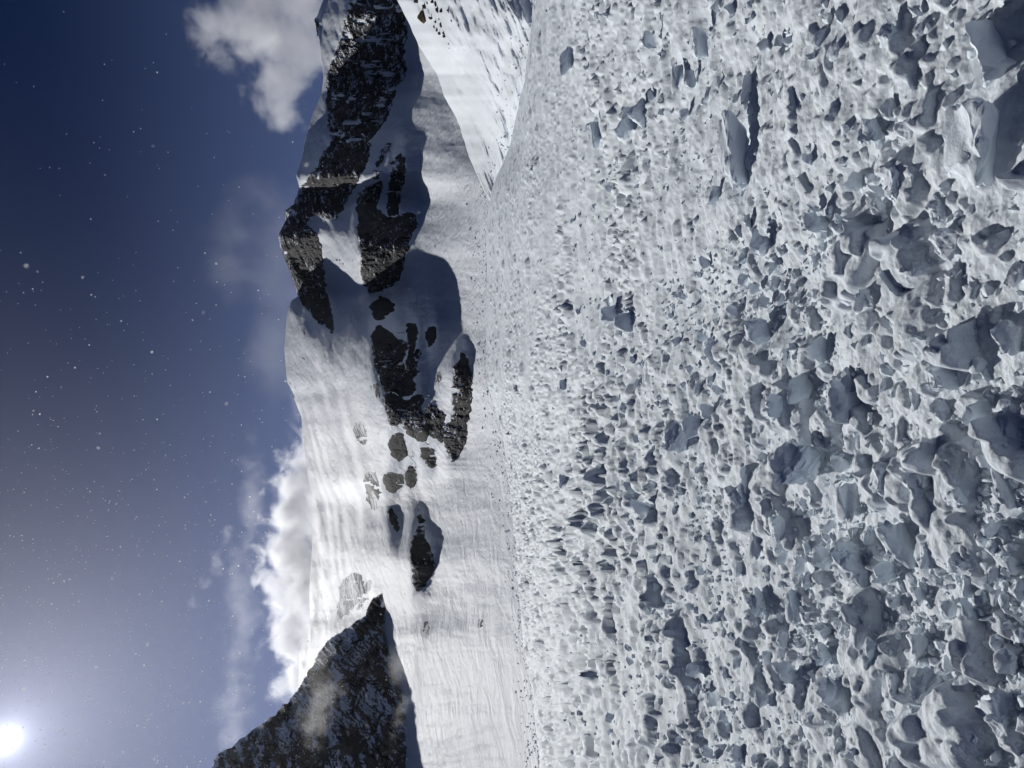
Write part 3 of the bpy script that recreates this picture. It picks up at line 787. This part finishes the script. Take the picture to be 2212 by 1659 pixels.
# px, py, width (along py), height (along px), kind, roll in the picture plane (degrees), label
HB = [
 (2105, 104, 150, 135, 'slab', -15, "huge leaning slab with a deep blue shadow, biggest block by the corner"),
 (2130, 300, 190, 150, 'lump', -12, "massive dark shaded mound of snow below the huge leaning slab"),
 (1922, 74, 78, 54, 'lump', 5, "pale sunlit boulder of snow near the huge leaning slab"),
 (1887, 286, 58, 60, 'block', 10, "dark two lobed snow block left of a similar single one"),
 (1952, 281, 50, 54, 'block', -10, "dark single snow block close to the massive mound"),
 (1955, 392, 84, 80, 'lump', 8, "broad pale lump with its dark side towards the massive mound"),
 (2050, 409, 40, 56, 'slab', -25, "wedge shaped grey slab pointing at its darker twin"),
 (2034, 448, 62, 62, 'lump', 0, "darker smooth lump beside the wedge shaped slab"),
 (1812, 32, 44, 28, 'block', 0, "small dark upright block at the top edge of the field"),
 (1808, 108, 34, 44, 'lump', 0, "dark ragged clod below the block at the top edge"),
 (1813, 195, 30, 32, 'lump', 0, "small dark clod on the smooth snow left of the massive mound"),
 (1777, 228, 32, 24, 'shard', 30, "small hooked shard on smooth snow"),
 (1739, 344, 26, 34, 'shard', -10, "three pointed little shard with a dark underside"),
 (1829, 388, 44, 50, 'slab', 20, "grey slab split by a bright edge left of the broad pale lump"),
 (1889, 411, 46, 36, 'slab', -30, "thin grey slab with a spike next to the broad pale lump"),
 (1998, 323, 28, 30, 'block', 0, "little grey cube touching the edge of the massive mound"),
 (1761, 487, 50, 56, 'slab', 10, "flat faced grey slab with a straight white rim"),
 (1818, 487, 56, 42, 'lump', 0, "rough streaked lump right of the flat faced slab"),
 (1638, 518, 58, 44, 'shard', 15, "dark triangular shard far from the huge slab"),
 (2037, 457, 52, 64, 'lump', -20, "smooth grey lump above the darkest cube"),
 (2045, 523, 66, 74, 'block', 5, "darkest cube of snow, square and nearly black blue"),
 (2099, 450, 34, 36, 'block', 0, "grey block with a flat lower edge right of the smooth grey lump"),
 (2099, 490, 50, 28, 'slab', 5, "narrow upright slab right of the darkest cube"),
 (1846, 545, 40, 32, 'block', 0, "dark tooth of snow beside a taller pale tooth"),
 (1873, 542, 44, 36, 'shard', 0, "taller tooth of snow with one pale side"),
 (1930, 632, 128, 92, 'slab', -35, "long diagonal slab with a bright lower edge"),
 (1930, 696, 30, 42, 'block', 20, "small dark block tucked under the long diagonal slab"),
 (1870, 643, 40, 54, 'slab', 30, "tilted plate of snow leaning left of the long diagonal slab"),
 (1993, 754, 64, 66, 'block', 0, "notched heart shaped block of snow"),
 (2069, 758, 56, 42, 'lump', -10, "smooth egg shaped block right of the notched heart"),
 (2172, 730, 76, 80, 'block', 10, "big dark block near the right edge at mid height"),
 (2045, 816, 60, 96, 'lump', 0, "wide smooth block with a dark right half"),
 (1766, 748, 58, 66, 'slab', 35, "curled slab with a hooked end"),
 (1713, 770, 38, 28, 'shard', 15, "small dark shard left of the curled slab"),
 (1832, 808, 64, 40, 'shard', 5, "long pointed tooth of snow above the plate stack"),
 (1720, 848, 78, 54, 'slab', 25, "layered plate of snow standing on edge"),
 (1824, 880, 100, 82, 'slab', 10, "big smooth plate leaning in front of a dark hollow"),
 (1682, 880, 56, 78, 'lump', 0, "smooth grey hump left of the layered plate"),
 (1726, 1014, 92, 108, 'block', -15, "big ragged block with a hollow front"),
 (1829, 1071, 80, 58, 'shard', -10, "tall grey wedge right of the ragged hollow block"),
 (1911, 1038, 86, 76, 'lump', 10, "left one of the dark pair of touching blocks"),
 (1990, 1041, 100, 84, 'lump', -5, "right one of the dark pair of touching blocks"),
 (2042, 888, 68, 60, 'block', 20, "smooth dark block pointing down to the snow"),
 (2121, 902, 62, 80, 'slab', -30, "slanted slab with a long pointed shadow"),
 (2072, 1056, 84, 74, 'lump', 0, "round boulder of snow, half pale and half shaded"),
 (2160, 1064, 100, 48, 'slab', 0, "low upright ridge of snow right of the round boulder"),
 (2138, 1150, 40, 76, 'lump', 0, "low dark hump by the right edge under the upright ridge"),
 (1952, 1187, 112, 76, 'slab', -25, "long blade of snow with a sharp bright edge"),
 (1884, 1170, 56, 42, 'slab', -10, "smooth small slab left of the long blade"),
 (1998, 1203, 64, 58, 'lump', 0, "knobbly cluster block right of the long blade"),
 (2078, 1217, 44, 56, 'block', 10, "dark peaked block standing alone on smooth snow"),
 (1914, 1241, 46, 68, 'lump', 0, "wide smooth lump below the long blade"),
 (1775, 1209, 46, 52, 'slab', 10, "five sided flat plate of snow"),
 (1840, 1228, 92, 84, 'block', -10, "broad dark block with lumps on its face"),
 (1682, 1148, 60, 42, 'lump', -15, "rough grey clod with a dark pit"),
 (1630, 1162, 66, 30, 'shard', 0, "thin upright sliver of snow left of the rough clod"),
 (1704, 1297, 70, 32, 'shard', -10, "tall thin tooth of snow standing by itself"),
 (1636, 1308, 60, 44, 'lump', 0, "round hollow faced clod left of the thin tooth"),
 (1892, 1409, 92, 66, 'slab', -15, "tongue shaped slab with a rounded top"),
 (1974, 1401, 74, 54, 'shard', 15, "pointed fin of snow right of the tongue shaped slab"),
 (1930, 1499, 74, 60, 'lump', 0, "smooth shaded lump under the tongue shaped slab"),
 (2001, 1502, 86, 80, 'block', 15, "square shouldered block with white crumbs on its rim"),
 (1999, 1570, 66, 106, 'lump', 5, "big smooth oval block near the bottom edge"),
 (1941, 1589, 70, 62, 'slab', 20, "rounded plate of snow left of the smooth oval block"),
 (2157, 1528, 76, 90, 'shard', -20, "dark triangular block at the bottom right corner"),
 (2154, 1577, 58, 78, 'block', 0, "square dark block under the corner triangle"),
 (2149, 1643, 30, 62, 'lump', 0, "low dome of snow cut by the bottom edge"),
 (1808, 1512, 92, 82, 'slab', -30, "large leaning slab with a pale upper face and green tint"),
 (1876, 1527, 150, 42, 'slab', -12, "long narrow spine of snow between two shaded lumps"),
 (1783, 1420, 46, 50, 'lump', 0, "cup shaped clod with a shaded inside"),
 (1712, 1453, 40, 64, 'shard', 60, "dark lying wedge of snow"),
 (1816, 1460, 34, 54, 'slab', 40, "thin tilted plate above the large leaning slab"),
 (2053, 1319, 36, 38, 'block', 0, "small smooth cube on the bright snow"),
 (2091, 1404, 58, 52, 'lump', -15, "speckled lump on the smooth right hand snow"),
 (2091, 1483, 42, 48, 'block', 10, "dark block with a round cap"),
 (2067, 1529, 52, 54, 'lump', 0, "rounded block between two square ones"),
 (1854, 1633, 58, 62, 'slab', -30, "broken plate with a glassy flat patch at the bottom edge"),
 (1982, 1644, 34, 50, 'block', 0, "shaded block cut off by the bottom edge"),
 (1652, 1513, 34, 36, 'block', 0, "small cube with a pale left side"),
 (2045, 1439, 60, 52, 'lump', 0, "rough grey mound right of the pointed fin"),
 (1381, 244, 58, 42, 'block', 0, "dark block casting a long trench of shadow"),
 (1356, 262, 70, 34, 'lump', 10, "low lump below the block with the trench"),
 (1592, 318, 165, 60, 'lump', -8, "very long overhanging slab with a dark trench beneath"),
 (1487, 169, 38, 24, 'lump', 0, "oval dark block on the finer rubble"),
 (1460, 153, 62, 26, 'shard', 0, "thin upright dark shard on the finer rubble"),
 (1509, 88, 66, 36, 'lump', -10, "dark rounded clod near the top of the finer rubble"),
 (1416, 80, 44, 30, 'shard', 20, "dark triangle with a thin tail of shadow"),
 (1525, 203, 32, 20, 'block', 0, "egg shaped little block on pale snow"),
 (1607, 190, 68, 24, 'slab', 0, "narrow upright slab right of the egg shaped block"),
 (1285, 290, 56, 28, 'block', 0, "double block at the head of the smooth snow patch"),
 (1547, 420, 40, 32, 'block', 10, "grey cube close to the end of the long trench"),
 (1228, 134, 56, 28, 'slab', 10, "farthest large dark slab below the near flank"),
 (1470, 953, 70, 52, 'block', 0, "grey heart shaped block with a black shadow hole"),
 (1506, 920, 46, 48, 'slab', -20, "flat rimmed plate right of the grey heart"),
 (1527, 890, 34, 34, 'slab', 25, "square tilted plate with a white rim"),
 (1541, 776, 66, 50, 'slab', -35, "slanted dark slab with a pointed white tip"),
 (1323, 677, 40, 36, 'block', 0, "dark block at the upper end of a snow patch"),
 (1350, 696, 42, 38, 'lump', 0, "dark lump with a broken corner in the mid field"),
 (1636, 714, 56, 56, 'lump', 0, "round dark dome with bright lower rim"),
 (1367, 1051, 28, 30, 'block', 0, "dark five sided block beside a standing white slab"),
 (1336, 1058, 46, 10, 'slab', 0, "thin standing slab, the whitest one of the field"),
 (1083, 1003, 38, 15, 'block', 0, "dark upright block at the rim of the debris"),
 (1352, 883, 26, 22, 'block', 15, "dark diamond shaped block in the mid field"),
 (1217, 831, 25, 13, 'block', 0, "smooth grey block in the far rubble"),
 (1222, 1043, 36, 20, 'block', 0, "dark square block in the far rubble with a pale foot"),
 (1610, 1035, 72, 42, 'slab', -20, "smooth diagonal slab with a wavy bright edge"),
 (1604, 1080, 52, 44, 'lump', 0, "dark lump below the wavy edged slab"),
 (1386, 1098, 30, 46, 'slab', 20, "wide low slab below the five sided block"),
 (1506, 841, 30, 24, 'shard', 20, "small arched shard in the mid field"),
]

blocks = []


def put_block(px, py, w, h, kind, roll, label, seed, lib, group, sink=0.12):
    r = random.Random(seed)
    y = float(ground_hit(min(px + h * 0.30, 2330), py))
    a = (CY - py) / F
    s = y / F
    wid, hei = w * s, h * s
    dep_ = y * 0
    tilt_view = (px - CX) / F                       # how steeply we look down on it
    H = hei / (0.75 + 0.7 * tilt_view) * 1.05
    D = min(wid, H) * (r.uniform(0.4, 0.6) if kind == 'slab' else r.uniform(0.75, 1.05))
    me = r.choice(lib[kind])
    o = link("snow_block", me)
    bb = np.array([v[:] for v in o.bound_box]); ext = bb.max(0) - bb.min(0)
    o.scale = (wid / ext[0] * 1.05, D / ext[1], H / ext[2])
    gx_, gy_ = a * y, y + D * 0.25
    gz_ = float(ground_base(np.array([gx_]), np.array([gy_]))[0])
    o.location = (gx_, gy_, gz_ + H * (0.5 - sink))
    o.rotation_euler = (math.radians(r.uniform(-14, 14)), math.radians(roll + r.uniform(-6, 6)), math.radians(r.uniform(-28, 28)))
    tag(o, label, "snow block", group)
    blocks.append((px, py, w, h, label, o))
    return o


for i, (px_, py_, w_, h_, k_, ro_, lab) in enumerate(HB):
    put_block(px_, py_, w_, h_, k_, ro_, lab, 5000 + i, LIB3 if max(w_, h_) > 48 else LIB, "avalanche snow blocks on the debris field")

# further blocks between them, each named by the nearest block that stands out
named = [(b[0], b[1], b[4]) for b in blocks]
taken = [(b[0], b[1], max(b[2], b[3])) for b in blocks]
R2 = random.Random(99)
short = {}
used_labels = set(b[4] for b in blocks)
ADJ = {'slab': ['flat', 'tilted flat'], 'lump': ['rounded', 'lumpy'], 'shard': ['pointed', 'thin pointed'], 'block': ['angular', 'boxy']}
tries, made = 0, 0
while made < 182 and tries < 20000:
    tries += 1
    px_ = 1200 + 1000 * R2.random() ** 0.75
    py_ = R2.uniform(8, 1650)
    bias = 0.35 + 0.65 * min(1.0, max(0.0, (py_ - 250) / 700))
    if R2.random() > bias: continue
    size = (9 + 34 * ((px_ - 1130) / 1080)) * R2.uniform(0.75, 1.25)
    if any((px_ - q[0]) ** 2 + (py_ - q[1]) ** 2 < (0.52 * (q[2] + size)) ** 2 for q in taken): continue
    kind = R2.choice(KINDS)
    near_ = sorted(named, key=lambda q: (q[0] - px_) ** 2 + (q[1] - py_) ** 2)
    label = None
    for q in near_[:5]:
        dxp, dyp = px_ - q[0], py_ - q[1]
        if abs(dxp) > 2 * abs(dyp): d = "right of" if dxp > 0 else "left of"
        elif abs(dyp) > 2 * abs(dxp): d = "below" if dyp > 0 else "above"
        else: d = ("below and right of" if dxp > 0 else "below and left of") if dyp > 0 else ("above and right of" if dxp > 0 else "above and left of")
        words = q[2].replace(',', '').split()
        stop = {'with', 'beside', 'near', 'below', 'left', 'right', 'above', 'under', 'at', 'on', 'by', 'standing', 'close', 'casting', 'in', 'between', 'pointing', 'leaning', 'touching', 'tucked', 'cut', 'far', 'next', 'of', 'split', 'towards'}
        core_ = []
        for k_, w_ in enumerate(words):
            if w_ in stop and k_ >= 2 and not (w_ == 'of' and words[k_ + 1] == 'snow'): break
            core_.append(w_)
        ref = ' '.join(core_)
        sz = 'tiny' if size < 14 else 'small' if size < 26 else 'middling'
        for adj in ADJ[kind]:
            cand = f"{sz} {adj} chunk of snow {d} the {ref}"
            if cand not in used_labels and len(cand.split()) <= 16:
                label = cand; break
        if label: break
    if not label: continue
    used_labels.add(label)
    put_block(px_, py_, size * R2.uniform(0.8, 1.3), size * R2.uniform(0.7, 1.1), kind, R2.uniform(-30, 30), label, 7000 + made, LIB,
              "avalanche snow blocks on the debris field", 0.22)
    taken.append((px_, py_, size)); made += 1

# the countless smaller chunks: one mass
small_lib = []
for i, k in enumerate(KINDS):
    for j in range(4):
        me = chunk_mesh("chunk", 300 + 13 * i + 57 * j, k, 1)
        me.calc_loop_triangles()
        vs = np.empty(len(me.vertices) * 3, np.float32); me.vertices.foreach_get('co', vs)
        fs = np.empty(len(me.loop_triangles) * 3, np.int32); me.loop_triangles.foreach_get('vertices', fs)
        small_lib.append((vs.reshape(-1, 3), fs.reshape(-1, 3)))
        bpy.data.meshes.remove(me)
tiny_lib = []
for i, k in enumerate(KINDS):
    for j in range(4):
        me = chunk_mesh("chunk", 300 + 13 * i + 57 * j, k, 0)
        me.calc_loop_triangles()
        vs = np.empty(len(me.vertices) * 3, np.float32); me.vertices.foreach_get('co', vs)
        fs = np.empty(len(me.loop_triangles) * 3, np.int32); me.loop_triangles.foreach_get('vertices', fs)
        tiny_lib.append((vs.reshape(-1, 3), fs.reshape(-1, 3)))
        bpy.data.meshes.remove(me)
NCH = 7500
u = rng.random(NCH)
offp = 60 + 1090 * u ** 0.9
cpx = CX + offp
cpy = rng.uniform(-60, 1720, NCH)
aa = (CY - cpy) / F
keepc = rng.random(NCH) < (0.30 + 0.70 * sstep(cpy, 150, 800)) * (1 - 0.6 * sstep(cpx, 1700, 1950) * (1 - sstep(cpy, 900, 1250)))
cpx, cpy, aa, offp = cpx[keepc], cpy[keepc], aa[keepc], offp[keepc]
yv = CAM_H * F / offp
for _ in range(6):
    zz = ground_base(aa * yv, yv)
    yv = np.clip((CAM_H - zz) * F / np.maximum(offp, 20), 1.2, 110)
jit = rng.normal(0, 0.03, len(yv)) * yv
cx_, cy_ = aa * yv, yv + jit
cz_ = ground_base(cx_, cy_) + ground_relief(cx_, cy_) * 0.6
strong = None
sizepx = (4.5 + 17 * (offp / 1100)) * np.exp(rng.normal(0, 0.35, len(yv)))
size = np.clip(sizepx * yv / F, 0.02, 0.6)
NS = 900
s_py = rng.uniform(-20, 1690, NS)
s_px = edge_px(s_py) + 6 - np.abs(rng.normal(0, 1, NS)) * np.where(s_py < 400, 26, 20)
s_y = np.where(s_py < 395, [flank_depth(a_, b_) for a_, b_ in zip(s_px, s_py)], np.exp(sample(LYS, s_px, s_py)))
sp = P(s_px, s_py, s_y)
cx_, cy_, cz_ = (np.concatenate([q_, sp[:, k_]]) for k_, q_ in enumerate((cx_, cy_, cz_)))
size = np.concatenate([size, np.clip(np.exp(rng.normal(0, 0.45, NS)) * 4.2 * s_y / F, 0.08, 0.9)])
yv = np.concatenate([yv, s_y])
VV, FF, base_i = [], [], 0
for i in range(len(yv)):
    lib_ = small_lib if size[i] / yv[i] * F > 17 else tiny_lib
    vs, fs = lib_[rng.integers(len(lib_))]
    ax, ay, az_ = rng.uniform(-0.6, 0.6), rng.uniform(-0.6, 0.6), rng.uniform(0, 6.283)
    ca, sa, cb, sb, cc_, sc_ = math.cos(ax), math.sin(ax), math.cos(ay), math.sin(ay), math.cos(az_), math.sin(az_)
    Rm = np.array([[cc_, -sc_, 0], [sc_, cc_, 0], [0, 0, 1]]) @ np.array([[cb, 0, sb], [0, 1, 0], [-sb, 0, cb]]) @ np.array([[1, 0, 0], [0, ca, -sa], [0, sa, ca]])
    VV.append((vs * rng.uniform(0.75, 1.25, 3)) @ Rm.T * size[i] + (cx_[i], cy_[i], cz_[i] + size[i] * 0.04))
    FF.append(fs + base_i); base_i += len(vs)
me = mesh_np("snow_rubble", np.concatenate(VV), np.concatenate(FF), M_BLOCK)
me.set_sharp_from_angle(angle=math.radians(38))
tot_tris = 0
rub = link("snow_rubble", me)
tag(rub, "countless small chunks of avalanche snow", kind='stuff')

# ------------------------------------------------------------------ stones on the near flank
STONES = [(1190, 20, 60, 45), (1243, 48, 40, 35), (1322, 28, 35, 45), (1334, 70, 30, 45), (1366, 76, 28, 40), (1412, 78, 26, 24), (1300, 8, 40, 26), (1290, 128, 30, 40),
          (1322, 158, 26, 34), (1362, 182, 34, 32), (1332, 214, 30, 26), (1352, 236, 34, 24), (1388, 264, 34, 34), (1378, 240, 22, 20), (1418, 350, 14, 16), (1435, 150, 14, 14),
          (1415, 318, 10, 14), (1310, 196, 22, 20), (1345, 140, 18, 18), (1260, 20, 16, 22)]
SLAB = ["flat dark stone at the very top edge of the near slope", "second dark stone from the top edge, left of the brown boulder", "tall black stone right of the brown boulder near the top edge",
        "black stone below the tall black one", "stocky black stone right of its black neighbour", "small rightmost dark stone of the upper row", "thin dark stone cut by the top edge",
        "dark stone touching the lower end of the brown boulder", "dark stone just under the brown boulder's tail", "wide dark stone in the middle of the scattered stones",
        "flat stone left in the lower stone scatter", "flat stone at the lower middle of the scatter", "lowest large dark stone of the scatter", "little stone above the lowest large one",
        "last tiny pebble far below the other stones", "tiny lone stone right of the scatter", "tiny pebble above the last one", "small stone at the left rim of the scatter",
        "small pale edged stone inside the scatter", "small stone above the brown boulder"]
STONE_LIB = []
for j in range(4):
    me = chunk_mesh("stone", 640 + j * 31, ['block', 'lump', 'slab', 'block'][j], 1)
    me.materials.clear(); me.materials.append(M_STONE)
    STONE_LIB.append(me)
for i, ((zx, zy, w_, h_), lab) in enumerate(zip(STONES, SLAB)):
    (px_, py_), = z1([(zx, zy)])
    y = flank_depth(px_, py_)
    s = y / F * 0.2976
    me = STONE_LIB[i % 4]
    o = link("stone", me)
    o.scale = (h_ * s * 1.25, w_ * s * 1.1, w_ * s * 1.25)
    o.location = tuple(P(px_, py_, y)) ; o.location.z += w_ * s * 0.12
    o.rotation_euler = (random.uniform(-.3, .3), random.uniform(-.5, .5), random.uniform(0, 3))
    tag(o, lab, "stone", "stones on the near snow slope")
me = chunk_mesh("boulder", 777, 'lump', 3)
me.materials.clear(); me.materials.append(M_ROCK_BROWN)
(px_, py_), = z1([(1238, 122)])
y = flank_depth(px_, py_); s = y / F * 0.2976
bo = link("boulder", me)
bo.scale = (105 * s, 70 * s, 95 * s)
bo.location = tuple(P(px_, py_, y)); bo.location.z += 10 * s
bo.rotation_euler = (0.2, 0.5, 0.3)
tag(bo, "large brown boulder on the near snow slope", "boulder")

# ------------------------------------------------------------------ clouds
def cloud_material(name, balls, density, nscale, thr, soft, aniso=0.35, squash=(1, 1, 1), step=1.0):
    """balls: (x, y, z, radius) in the object's own metres; density where noise plus nearness to a ball passes thr"""
    m, N = new_mat(name)
    out = N.new('ShaderNodeOutputMaterial')
    pv = N.new('ShaderNodeVolumePrincipled')
    pv.inputs['Color'].default_value = (1, 1, 1, 1)
    pv.inputs['Anisotropy'].default_value = aniso
    tcn = N.new('ShaderNodeTexCoord')
    pos = tcn.outputs['Object']
    f = None
    for (x, y, z, r) in balls:
        d = N.vmath('LENGTH', N.vmath('MULTIPLY', N.vmath('SUBTRACT', pos, (x, y, z)), (1 / r / squash[0], 1 / r / squash[1], 1 / r / squash[2])), out=1)
        q = N.math('SUBTRACT', 1.0, d)
        f = q if f is None else N.math('SMOOTH_MAX', f, q, 0.25)
    n = N.noise(pos, nscale, 7.0, 0.62, 0.3)
    v = N.math('ADD', f, N.math('MULTIPLY', N.math('SUBTRACT', n, 0.5), 2.4))
    dn = N.math('MULTIPLY', N.ramp(v, thr, thr + soft), density)
    N.link(dn, pv.inputs['Density'])
    N.link(pv.outputs[0], out.inputs['Volume'])
    m.cycles.volume_step_rate = step
    return m


def cloud(name, label, dist, balls_px, density, nscale, thr, soft, squash=(1, 1, 1), aniso=0.35, step=1.0, thick=None):
    """balls_px: (px, py, radius in px)"""
    pts = [(P(px, py, dist), r * dist / F) for px, py, r in balls_px]
    c = sum(p for p, r in pts) / len(pts)
    loc = [(p[0] - c[0], p[1] - c[1], p[2] - c[2], r) for p, r in pts]
    m = cloud_material(name, loc, density, nscale, thr, soft, aniso, squash, step)
    lo = np.min([[x - 1.15 * r * squash[0], y - 1.15 * r * squash[1], z - 1.15 * r * squash[2]] for x, y, z, r in loc], axis=0)
    hi = np.max([[x + 1.15 * r * squash[0], y + 1.15 * r * squash[1], z + 1.15 * r * squash[2]] for x, y, z, r in loc], axis=0)
    bm = bmesh.new()
    bmesh.ops.create_cube(bm, size=1.0)
    for v in bm.verts:
        v.co = [lo[k] + (hi[k] - lo[k]) * (v.co[k] + 0.5) for k in range(3)]
    me = bpy.data.meshes.new(name); bm.to_mesh(me); bm.free()
    me.materials.append(m)
    o = link(name, me); o.location = c
    tag(o, label, "cloud", "clouds above the ridge")
    return o


cloud("cloud", "ragged translucent cloud above the broad rock face", 3200,
      [(600, -60, 150), (560, 60, 130), (640, 90, 110), (600, 180, 95), (620, 240, 60), (660, 10, 120), (480, 60, 90)], 0.0105, 0.0060, 0.20, 0.7, (1, .7, 1), 0.55)
cloud("cloud", "bright white cloud bank behind the snow dome", 3200,
      [(690, 1000, 90), (650, 1110, 95), (640, 1200, 100), (650, 1290, 85), (640, 1380, 80), (655, 1460, 70), (680, 1040, 90), (660, 1240, 110)], 0.015, 0.009, 0.10, 0.5, (1, .6, 1), 0.52)

cloud("cloud", "faint long veil of high cloud left of the white cloud bank", 5200,
      [(505, 1540, 50), (522, 1320, 54), (545, 1090, 46)], 0.0011, 0.0075, 0.18, 1.1, (4.2, 1, 1), 0.5, 1.5)
cloud("cloud", "small feathery wisp of cloud above the faint veil", 5200,
      [(490, 1160, 24), (468, 1215, 26), (440, 1260, 22), (415, 1300, 18)], 0.0026, 0.010, 0.30, 0.9, (1.5, 1, 1), 0.5, 1.5)
cloud("cloud", "thin hazy plume of snow cloud blowing off the skyline rocks", 2600,
      [(600, 560, 110), (590, 760, 90), (500, 560, 80)], 0.0010, 0.004, 0.05, 1.2, (1.9, .8, 1), 0.5, 1.5)

for px_, py_, r_, dist, dens, lab in [(872, 1560, 62, 205.0, 0.05, "pale veil of powder snow at the foot of the dark ridge"), (690, 1530, 95, 250.0, 0.028, "thin veil of powder snow blowing across the dark ridge")]:
    o = cloud("spindrift", lab, dist, [(px_, py_, r_), (px_ - 10, py_ - 110, r_ * 0.8)], dens, 0.16, 0.2, 1.0, (1.5, 0.45, 0.75), 0.55)
    for k_ in ('category', 'group'): del o[k_]
    o['kind'] = 'stuff'

# ------------------------------------------------------------------ ice crystals drifting in the air
NCR = 2600
vv, ff = [], []
oct_v = np.array([(1, 0, 0), (-1, 0, 0), (0, 1, 0), (0, -1, 0), (0, 0, 0.45), (0, 0, -0.45)], float)
oct_f = np.array([(0, 2, 4), (2, 1, 4), (1, 3, 4), (3, 0, 4), (2, 0, 5), (1, 2, 5), (3, 1, 5), (0, 3, 5)])
k = 0
while k < NCR:
    px_, py_ = rng.uniform(-120, 1000), rng.uniform(-100, 1800)
    dsun = math.hypot(px_ - 10, py_ - 1600)
    if rng.random() > 0.006 + math.exp(-dsun / 330.0): continue
    if k % 22 == 0:
        y = rng.uniform(0.45, 1.0); r = rng.uniform(0.0009, 0.0016)
    else:
        y = 1.6 + 7.0 * rng.random() ** 0.8
        r = (0.5 + 0.9 * rng.random() ** 4) * 1.7 * y / F
    q, _r = np.linalg.qr(rng.normal(size=(3, 3)))
    vv.append(oct_v @ q.T * r + P(px_, py_, y)); ff.append(oct_f + 6 * k); k += 1
M_ICE, N = new_mat("ice_crystal")
o_ = N.new('ShaderNodeOutputMaterial')
tr = N.new('ShaderNodeBsdfTranslucent'); tr.inputs[0].default_value = (0.98, 0.98, 1, 1)
gl = N.new('ShaderNodeBsdfGlossy'); gl.inputs['Roughness'].default_value = 0.35
mx = N.new('ShaderNodeMixShader'); mx.inputs[0].default_value = 0.35
N.link(tr.outputs[0], mx.inputs[1]); N.link(gl.outputs[0], mx.inputs[2]); N.link(mx.outputs[0], o_.inputs[0])
ice = link("ice_crystals", mesh_np("ice_crystals", np.concatenate(vv), np.concatenate(ff), M_ICE, smooth=False))
tag(ice, "glittering ice crystals drifting in the air below the sun", kind='stuff')

# ------------------------------------------------------------------ air
lo = np.array([1e9] * 3); hi = -lo
for ob in (mountain, ground, flank, ridge, drift):
    bb = np.array([(ob.matrix_world @ Vector(c))[:] for c in ob.bound_box])
    lo = np.minimum(lo, bb.min(0)); hi = np.maximum(hi, bb.max(0))
lo -= (20, 20, 1.5); hi += (20, 20, 15)
bm = bmesh.new(); bmesh.ops.create_cube(bm, size=1.0)
for v in bm.verts: v.co = [lo[k] + (hi[k] - lo[k]) * (v.co[k] + 0.5) for k in range(3)]
me = bpy.data.meshes.new("haze"); bm.to_mesh(me); bm.free()
M_HAZE, N = new_mat("haze")
o_ = N.new('ShaderNodeOutputMaterial'); pv = N.new('ShaderNodeVolumePrincipled')
pv.inputs['Color'].default_value = (0.97, 0.98, 1, 1); pv.inputs['Density'].default_value = HAZE_DENSITY; pv.inputs['Anisotropy'].default_value = 0.72
N.link(pv.outputs[0], o_.inputs['Volume'])
me.materials.append(M_HAZE)
haze = link("haze", me)
tag(haze, "thin haze of blown snow in the air", kind='stuff')
